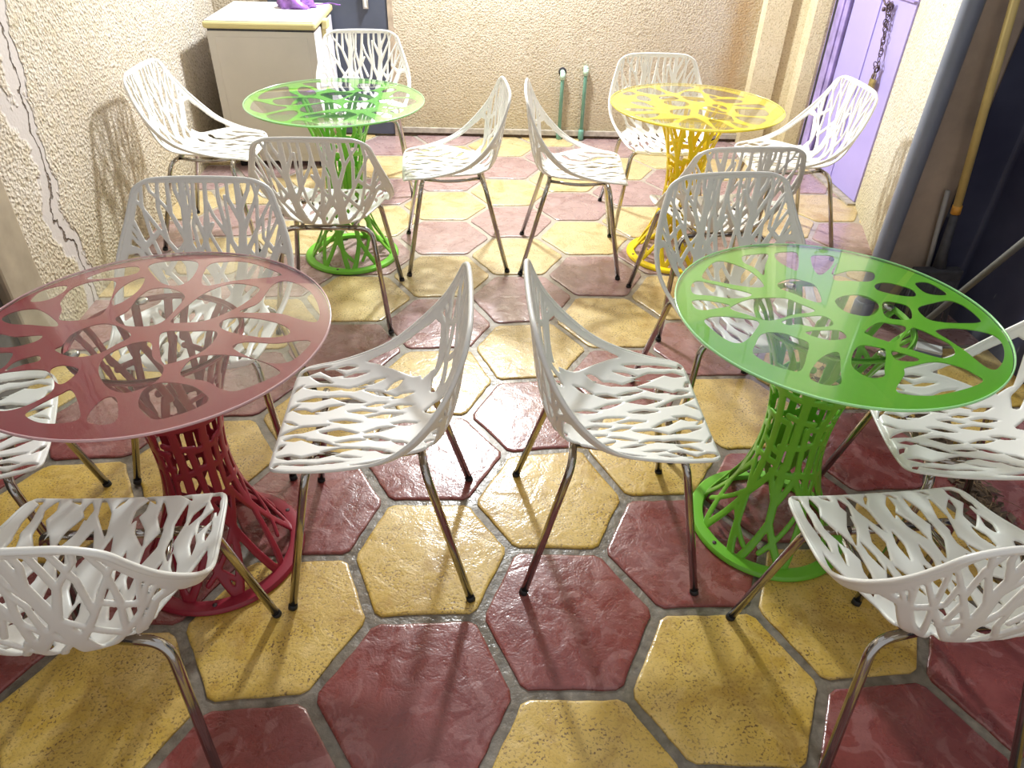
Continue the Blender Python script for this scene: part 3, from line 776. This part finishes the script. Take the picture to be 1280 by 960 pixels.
def shell_field(u, t):
    rx = spline_table(RIM, t)[0]
    a = u * rx; b = t * LB
    edge = min((1 - abs(u)) * rx * 1.25, b, (1 - t) * LB)
    seat = 1.0
    for hx, hb, hl, hw, tl in HO2:
        dx = a - hx; dy = b - hb
        if abs(dy) > hl + .02 or abs(dx) > hw + .03: continue
        sk = 1 if dy * tl > 0 else -1; sk = 0
        c, s = math.cos(tl), math.sin(tl); l = dy * c + dx * s; w = -dy * s + dx * c
        hl_ = hl * 1.34; hw_ = hw * 1.14; q = 1 - (abs(l + hl * sk * .35) / hl_) ** 1.12
        hf = hw_ * q - abs(w) if q > 0 else -math.hypot(abs(l) - hl_, w)
        seat = min(seat, -hf * 0.9)
    if t < .50: f = seat
    else:
        h = (t - TB) / (1 - TB); back = -1.0
        hm_ = (1 - TB) * LB
        for br in BR:
            for k in range(len(br) - 1):
                p, q = br[k], br[k + 1]
                if min(p[1], q[1]) - .12 > h or max(p[1], q[1]) + .12 < h: continue
                back = max(back, seg_f(a, h * hm_, (p[0], p[1] * hm_), (q[0], q[1] * hm_), p[2] * .95 + .0018, q[2] * .95 + .0018))
        k = min(1, (t - .50) / .06)
        ramp_ = .03 * (1 - k) - .004 * 0
        f = back + ramp_ if t < .56 else back
        f = max(f, .020 - abs(t - .50) * LB) if t < .53 else f
        f = min(f, seat) if t < .53 else f
    rimw = .020 + .010 * max(0, 1 - abs(t - .64) / .09) if t > .60 else .010 + .010 * max(0, (t - .3) / .3)
    f = max(f, rimw - edge)
    if t < .10: f = max(f, .014 - b)
    if abs(u) > .6 and .30 < t < .69:
        wf = poly_f(t * LB, abs(u) * .26, WIN, LB, .26)
        f = min(f, -wf)
        f = max(f, .011 - abs(wf + .011)) if -0.022 < wf < 0 else f
    return min(f, edge + 1e-4) if edge > 0 else 0.0
NU_, NT_ = 148, 236
P = [[shell_point(-1 + 2 * i / NU_, j / NT_) for j in range(NT_ + 1)] for i in range(NU_ + 1)]
F = [[shell_field(-1 + 2 * i / NU_, j / NT_) for j in range(NT_ + 1)] for i in range(NU_ + 1)]
shm = sheet(P, F, 0.0080, 0.0048)
rim = []
for j in range(0, NT_ + 1, 4): rim.append(P[NU_][j])
for i in range(NU_ - 4, 3, -4): rim.append(P[i][NT_])
for j in range(NT_, -1, -4): rim.append(P[0][j])
for i in range(4, NU_ - 3, 4): rim.append(P[i][0])
for _ in range(3):
    rim = [(rim[(k - 1) % len(rim)] + rim[k] * 2 + rim[(k + 1) % len(rim)]) / 4 for k in range(len(rim))]
rr_ = [.0042 + .0022 * max(0, min(1, (p.z - .50) / .15)) for p in rim]
shm.tube(rim, rr_, closed=True, seg=8)

def leg_path(sx, front):
    if front: pts = [(.085 * sx, .125, .4235), (.178 * sx, .135, .4235), (.244 * sx, .214, .0)]
    else: pts = [(.085 * sx, -.140, .4235), (.176 * sx, -.152, .4235), (.235 * sx, -.262, .0)]
    return rounded(pts, .055, 9)
def make_chair():
    t = empty('lattice_chair', (0, 0, 0))
    shm.build('seat_shell', M['chair_plastic'], t)
    fm = MB()
    for y in (.125, -.140): fm.tube([(-.088, y, .4235), (.088, y, .4235)], .0105, seg=10)
    for sx in (-1, 1): fm.tube(rounded([(.10 * sx, .126, .4235), (.12 * sx, 0, .415), (.10 * sx, -.142, .4235)], .06), .008, seg=8)
    fm.build('frame', M['chrome'], t)
    for front in (1, 0):
        for sx in (-1, 1):
            path = leg_path(sx, front)
            lg = MB().tube(path, .0108, seg=12).build('leg', M['chrome'], t)
            e = path[-1]; d = (path[-2] - e).normalized()
            MB().tube([e + Vector((0, 0, .0)), e + d * .014], [.0125, .0120], seg=12).build('foot_cap', M['black_rubber'], lg)
    return t
chair0 = make_chair()
CHAIRS = [
 (-.261, 1.472, 90.2, 'white lattice chair right of the red table, facing left, nearest the middle aisle', 'chairs round the red table'),
 (.411, 1.486, -90.9, 'white lattice chair left of the near green table, facing right across the aisle', 'chairs round the near green table'),
 (-.081, 3.381, 93.9, 'white lattice chair seen side-on, right of the far green table, facing left', 'chairs round the far green table'),
 (.537, 3.347, -94.8, 'white lattice chair seen side-on, left of the yellow table, facing right', 'chairs round the yellow table'),
 (-1.241, 3.625, -92.7, 'white lattice chair against the left stucco wall, facing right', 'chairs round the far green table'),
 (-.577, 4.322, 185.1, 'white lattice chair behind the far green table, in front of the dark door', 'chairs round the far green table'),
 (-.555, 2.866, -.4, 'white lattice chair with its back to the camera before the far green table', 'chairs round the far green table'),
 (-.811, 1.937, 180.6, 'white lattice chair behind the red table, its seat seen through the glass', 'chairs round the red table'),
 (.897, 2.012, 186.1, 'white lattice chair behind the near green table, facing the camera', 'chairs round the near green table'),
 (1.036, 3.826, 181.2, 'white lattice chair behind the yellow table, against the back wall', 'chairs round the yellow table'),
 (1.025, 2.810, 3.5, 'white lattice chair with its back to the camera before the yellow table', 'chairs round the yellow table'),
 (1.622, 3.522, 91.3, 'white lattice chair right of the yellow table, before the lilac door', 'chairs round the yellow table'),
 (1.312, 1.395, 80.7, 'white lattice chair right of the near green table, beside the navy sheet', 'chairs round the near green table'),
 (.952, .955, 3.0, 'white lattice chair at the bottom right corner, back towards the camera', 'chairs round the near green table'),
 (-.750, .988, 1.3, 'white lattice chair at the bottom left corner, back towards the camera', 'chairs round the red table'),
 (-1.267, 1.414, -71.6, 'white lattice chair at the left picture edge, pushed under the red table', 'chairs round the red table'),
]
for i, (x, y, a, lab, grp) in enumerate(CHAIRS):
    o = chair0 if i == 0 else copy_tree(chair0)
    o.location = (x, y, 0); o.rotation_euler = (0, 0, math.radians(a))
    tag(o, lab, 'chair', grp)

# ------------------------------------------------------------------ tables
RED=[
[(-.334,.135),(-.337,.180),(-.311,.207),(-.284,.210),(-.281,.174),(-.300,.141)],
[(-.252,.249),(-.224,.292),(-.179,.314),(-.149,.314),(-.141,.280),(-.184,.256)],
[(-.121,.314),(-.108,.340),(-.057,.352),(-.011,.345),(.004,.307),(.003,.241),(-.021,.213),(-.057,.227),(-.089,.263)],
[(.030,.322),(.068,.345),(.131,.340),(.215,.284),(.216,.262),(.121,.241),(.049,.217)],
[(-.264,.135),(-.264,.200),(-.227,.235),(-.179,.234),(-.162,.180),(-.146,.090),(-.167,.054),(-.227,.049),(-.245,.097)],
[(-.149,.147),(-.150,.200),(-.133,.241),(-.111,.251),(-.103,.193),(-.116,.140),(-.134,.115)],
[(-.105,.054),(-.091,.090),(-.089,.153),(-.072,.193),(-.028,.195),(.015,.159),(.017,.114),(.004,.041),(-.025,.020),(-.073,.024)],
[(.025,.041),(.041,.114),(.067,.179),(.114,.220),(.176,.206),(.187,.172),(.156,.100),(.104,.046),(.053,.035)],
[(.173,.082),(.206,.126),(.220,.212),(.255,.233),(.317,.178),(.352,.093),(.356,.038),(.322,.044),(.261,.075)],
[(.140,.022),(.156,.052),(.211,.051),(.271,.027),(.300,-.002),(.296,-.025),(.248,-.032),(.172,-.009)],
[(.195,-.073),(.217,-.052),(.282,-.058),(.332,-.047),(.355,-.051),(.354,-.075),(.330,-.126),(.293,-.136),(.237,-.110)],
[(.024,-.039),(.025,-.008),(.077,-.006),(.137,-.009),(.140,-.061),(.118,-.103),(.072,-.135),(.057,-.123)],
[(.111,-.163),(.122,-.118),(.168,-.104),(.245,-.120),(.309,-.166),(.294,-.194),(.240,-.234),(.206,-.225),(.173,-.201),(.126,-.187)],
[(.069,-.287),(.056,-.244),(.066,-.213),(.095,-.205),(.147,-.219),(.190,-.260),(.181,-.285),(.149,-.310),(.108,-.323)],
[(-.061,-.155),(-.067,-.111),(-.044,-.070),(-.011,-.051),(.011,-.058),(.032,-.112),(.067,-.152),(.067,-.200),(.032,-.233),(-.000,-.230),(-.032,-.203)],
[(-.175,-.058),(-.173,-.014),(-.138,.025),(-.094,.019),(-.048,-.021),(-.065,-.059),(-.090,-.095),(-.135,-.105),(-.182,-.079)],
[(-.361,.056),(-.347,.086),(-.305,.097),(-.250,.055),(-.226,.020),(-.283,.026),(-.332,.032)],
[(-.333,-.013),(-.294,-.024),(-.242,-.019),(-.244,-.046),(-.284,-.067),(-.331,-.061),(-.356,-.034)],
[(-.321,-.102),(-.295,-.089),(-.267,-.093),(-.260,-.138),(-.272,-.157),(-.298,-.147)],
[(-.250,-.157),(-.246,-.123),(-.213,-.101),(-.199,-.121),(-.228,-.138)],
[(-.260,-.180),(-.228,-.160),(-.171,-.158),(-.132,-.205),(-.128,-.241),(-.156,-.279),(-.194,-.291),(-.237,-.265)],
[(-.160,-.154),(-.142,-.139),(-.105,-.154),(-.106,-.188),(-.118,-.206),(-.140,-.187)],
[(-.139,-.304),(-.128,-.275),(-.103,-.242),(-.088,-.229),(-.059,-.268),(-.035,-.318),(-.059,-.332),(-.103,-.329)],
[(-.015,-.327),(-.021,-.294),(-.011,-.256),(.010,-.257),(.029,-.295),(.037,-.328),(.017,-.339)],
]
GREEN=[
[(-.274,.211),(-.232,.274),(-.197,.290),(-.154,.253),(-.134,.211),(-.130,.152),(-.153,.140),(-.197,.150),(-.247,.172),(-.276,.186)],
[(-.324,.143),(-.304,.172),(-.277,.167),(-.229,.138),(-.182,.109),(-.192,.091),(-.236,.082),(-.287,.096),(-.326,.105)],
[(-.341,.069),(-.303,.071),(-.252,.046),(-.297,.029),(-.326,.023),(-.343,.032)],
[(-.337,-.033),(-.318,-.013),(-.286,-.009),(-.241,-.018),(-.207,-.034),(-.229,-.074),(-.264,-.116),(-.288,-.127),(-.309,-.112),(-.327,-.073)],
[(-.248,.038),(-.198,.073),(-.154,.082),(-.099,.081),(-.073,.054),(-.046,.023),(-.064,.008),(-.101,.002),(-.155,-.022),(-.183,-.026),(-.218,-.001),(-.246,.020)],
[(-.245,-.135),(-.213,-.090),(-.169,-.087),(-.143,-.106),(-.122,-.129),(-.137,-.166),(-.181,-.238),(-.214,-.231),(-.245,-.207),(-.262,-.171)],
[(-.129,.323),(-.093,.334),(-.054,.334),(-.087,.263),(-.109,.211),(-.120,.253),(-.139,.284)],
[(-.029,.340),(.000,.349),(.035,.340),(-.002,.242),(-.018,.247),(-.033,.274),(-.039,.306)],
[(.068,.318),(.100,.329),(.132,.318),(.103,.263),(.052,.211),(.045,.242)],
[(-.084,.161),(-.041,.186),(-.008,.171),(.009,.142),(-.010,.063),(-.041,.076),(-.063,.104),(-.089,.132)],
[(-.146,-.035),(-.118,-.019),(-.080,-.011),(-.038,-.007),(-.023,-.028),(-.031,-.052),(-.073,-.060),(-.112,-.047),(-.135,-.051)],
[(-.106,-.083),(-.080,-.076),(-.024,-.076),(-.020,-.108),(-.063,-.118),(-.098,-.099)],
[(-.162,-.249),(-.130,-.208),(-.098,-.181),(-.066,-.174),(-.092,-.243),(-.112,-.289),(-.145,-.294),(-.168,-.275)],
[(.029,.062),(.061,.090),(.112,.095),(.135,.061),(.125,.028),(.095,-.003),(.065,-.007),(.033,.015)],
[(.128,.278),(.084,.212),(.145,.234),(.202,.223),(.175,.175),(.119,.175),(.077,.186)],
[(.180,.154),(.215,.164),(.253,.139),(.265,.114),(.248,.089),(.203,.099),(.170,.124)],
[(.292,.159),(.328,.164),(.346,.123),(.342,.098),(.311,.097),(.290,.113)],
[(.232,.028),(.289,.055),(.333,.065),(.356,.036),(.359,-.023),(.343,-.042),(.295,-.044),(.255,-.039),(.227,-.022)],
[(.218,-.082),(.266,-.070),(.323,-.083),(.349,-.108),(.342,-.148),(.309,-.201),(.267,-.240),(.248,-.229),(.240,-.170),(.227,-.123)],
[(.041,-.080),(.091,-.042),(.121,-.047),(.149,-.064),(.091,-.125),(.064,-.117),(.042,-.096)],
[(.096,-.141),(.158,-.073),(.177,-.073),(.200,-.106),(.218,-.146),(.203,-.181),(.168,-.195),(.135,-.176),(.110,-.157)],
[(-.040,-.189),(-.002,-.144),(.038,-.152),(.048,-.167),(.013,-.233),(-.004,-.264),(-.038,-.267),(-.056,-.232)],
[(.063,-.167),(.083,-.175),(.110,-.198),(.092,-.209),(.057,-.201)],
[(.002,-.315),(.047,-.262),(.060,-.237),(.086,-.227),(.141,-.213),(.186,-.232),(.205,-.264),(.209,-.282),(.189,-.298),(.141,-.317),(.078,-.334),(.023,-.332)],
[(.152,.056),(.186,.056),(.208,.032),(.185,-.021),(.150,-.026),(.126,-.008)],
]
TR = 0.3925
def pattern_mesh(name, holes, material):
    cu = bpy.data.curves.new(name, 'CURVE'); cu.dimensions = '2D'; cu.fill_mode = 'BOTH'; cu.extrude = 0.0012
    def spl(pts):
        s = cu.splines.new('POLY'); s.points.add(len(pts) - 1); s.use_cyclic_u = True
        for k, (x, y) in enumerate(pts): s.points[k].co = (x, y, 0, 1)
    spl([((TR - .003) * math.cos(2 * PI * k / 128), (TR - .003) * math.sin(2 * PI * k / 128)) for k in range(128)])
    for h in holes:
        cx = sum(p[0] for p in h) / len(h); cy = sum(p[1] for p in h) / len(h)
        spl(catmull([(cx + (x - cx) * 1.035, cy + (y - cy) * 1.035) for x, y in h]))
    o = bpy.data.objects.new(name, cu); C.objects.link(o)
    bpy.context.view_layer.update()
    me = bpy.data.meshes.new_from_object(o.evaluated_get(bpy.context.evaluated_depsgraph_get()))
    bpy.data.objects.remove(o); me.name = name; me.materials.clear(); me.materials.append(material)
    return me
# hourglass lattice of the pedestal: radius by height, and its struts in (turns, height)
PR = [(0, .199), (.03, .188), (.10, .152), (.18, .117), (.27, .093), (.36, .084), (.45, .088), (.54, .104), (.62, .128), (.69, .158), (.735, .190)]
def ped_r(z): return spline_table(PR, z)[0]
def ped_struts():
    rnd = random.Random(42); S = []
    N = 9
    def n(k, z, r): return (k / N, z, r)
    for k in range(N):
        j = lambda a=.10: rnd.uniform(-a, a)
        a0 = k + j(); a1 = k + .5 + j(); z1 = .16 + rnd.uniform(-.025, .03)
        S.append((n(a0, 0, .010), n(k + .5 + j(.05), z1, .0075)))          # leaning pairs at the foot
        S.append((n(k + 1 + j(), 0, .010), n(k + .5 + j(.05), z1, .0075)))
        if k % 2 == 0: S.append((n(k + .48, .055 + j(.02), .006), n(k + 1.5, .19, .006)))
        if k % 3 == 1: S.append((n(k + .1, .05, .006), n(k - .6, .13, .006)))
        w = k + .5 + j(.05)
        S.append((n(w, z1, .009), n(w + j(.12), .30, .009)))
        S.append((n(w, .30, .009), n(w + j(.10), .47, .009)))
        S.append((n(w, .47, .009), n(w + j(.12), .56, .008)))
        S.append((n(k + j(.1), .25, .006), n(k + j(.15), .44, .007)))
        S.append((n(w, .18, .007), n(k + .02, .27, .007))); S.append((n(w, .18, .007), n(k + 1.02, .27, .007)))
        # rungs round the waist
        for z in (.285, .37, .455, .53):
            zz = z + rnd.uniform(-.018, .018)
            S.append((n(k, zz, .0085), n(k + 1, zz + rnd.uniform(-.02, .02), .0085)))
        # branching top
        S.append((n(w, .52, .009), n(k + .15 + j(), .64, .0075))); S.append((n(w, .54, .008), n(k + .85 + j(), .65, .0075)))
        S.append((n(k + .15, .63, .0075), n(k + .0 + j(), .735, .008))); S.append((n(k + .85, .64, .0075), n(k + .7 + j(), .735, .008)))
        if k % 2: S.append((n(k + .15, .61, .006), n(k + .85, .62, .006)))
        S.append((n(k + .0, .735, .009), n(k + 1, .735, .009)))
    return S
def pedestal_mesh():
    S = ped_struts(); NA, NZ = 264, 236; ZH = .735
    P = []; F = []
    for i in range(NA):
        th = i / NA; rp = []; rf = []
        for j in range(NZ + 1):
            z = ZH * j / NZ; r = ped_r(z)
            rp.append(Vector((r * math.cos(2 * PI * th), r * math.sin(2 * PI * th), z)))
            best = -1
            circ = 2 * PI * r
            for p, q in S:
                if min(p[1], q[1]) - .03 > z or max(p[1], q[1]) + .03 < z: continue
                for off in (-1, 0, 1):
                    if min(p[0], q[0]) + off - .08 > th or max(p[0], q[0]) + off + .08 < th: continue
                    f = seg_f(0, z, ((p[0] + off - th) * circ, p[1]), ((q[0] + off - th) * circ, q[1]), p[2] * 1.25, q[2] * 1.25)
                    if f > best: best = f
            rf.append(best)
        P.append(rp); F.append(rf)
    return sheet(P, F, 0.007, 0.005, wrap=True)
pedm = pedestal_mesh()
# table, part by part
def make_table(x, y, rot, holes, colour, edge, label, seed):
    t = empty('round_table', (x, y, 0), rot); tag(t, label, 'table', 'round lattice tables')
    g = MB().lathe([(TR - .004, .7445), (TR - .001, .7455), (TR - .001, .7495), (TR - .004, .7505)], 128)
    g.build('glass_top', M['glass'], t, True, angle=30)
    MB().lathe([(TR - .002, .7445), (TR + .0015, .7455), (TR + .0015, .7495), (TR - .002, .7505)], 128, closed=True).build('glass_rim', M[edge], t)
    o = bpy.data.objects.new('patterned_disc', pattern_mesh('patterned_disc', holes, M[colour])); C.objects.link(o); o.parent = t
    o.location = (0, 0, .7425); o.rotation_euler = (0, 0, -rot)
    pd = pedm.build('pedestal', M[colour], t); pd.rotation_euler = (0, 0, seed)
    bs = MB().lathe([(.188, .001), (.229, .001), (.2305, .004), (.229, .010), (.224, .015), (.205, .0175), (.192, .016), (.188, .010)], 96, closed=True)
    bo = bs.build('base_ring', M[colour], t, True, angle=35)
    for k in range(3):
        a = seed + k * 2 * PI / 3 + .4
        b = MB().lathe([(.006, 0), (.006, .003)], 14).build('bolt', M['iron'], bo); b.location = (.209 * math.cos(a), .209 * math.sin(a), .0160)
    tr = MB().lathe([(.180, .724), (.191, .724), (.192, .727), (.191, .730), (.180, .730)], 64, closed=True)
    tr.build('top_ring', M[colour], t, True, angle=35)
    for k in range(4):
        a = seed * 1.7 + k * PI / 2
        s = MB().lathe([(.013, .0), (.016, .002), (.016, .008), (.010, .0105)], 20).build('glass_pad', M['chrome'], t)
        s.location = (.172 * math.cos(a), .172 * math.sin(a), .7300)
    return t
def turned(holes, a):
    c, s = math.cos(a), math.sin(a)
    return [[(x * c - y * s, x * s + y * c) for x, y in h] for h in holes]
make_table(-.712, 1.436, 0.0, RED, 'red', 'glass_edge_red', 'red round glass-topped table with a lattice pedestal, front left', .3)
make_table(.910, 1.495, 0.0, GREEN, 'green', 'glass_edge', 'near green round glass-topped table with a lattice pedestal, front right', 1.1)
make_table(-.577, 3.361, 0.0, turned(RED, 2.3), 'green', 'glass_edge', 'far green round glass-topped table in front of the freezer', 2.0)
make_table(1.057, 3.362, 0.0, turned(GREEN, 2.1), 'yellow', 'glass_edge_yellow', 'yellow round glass-topped table with a lattice pedestal, far right', 2.9)
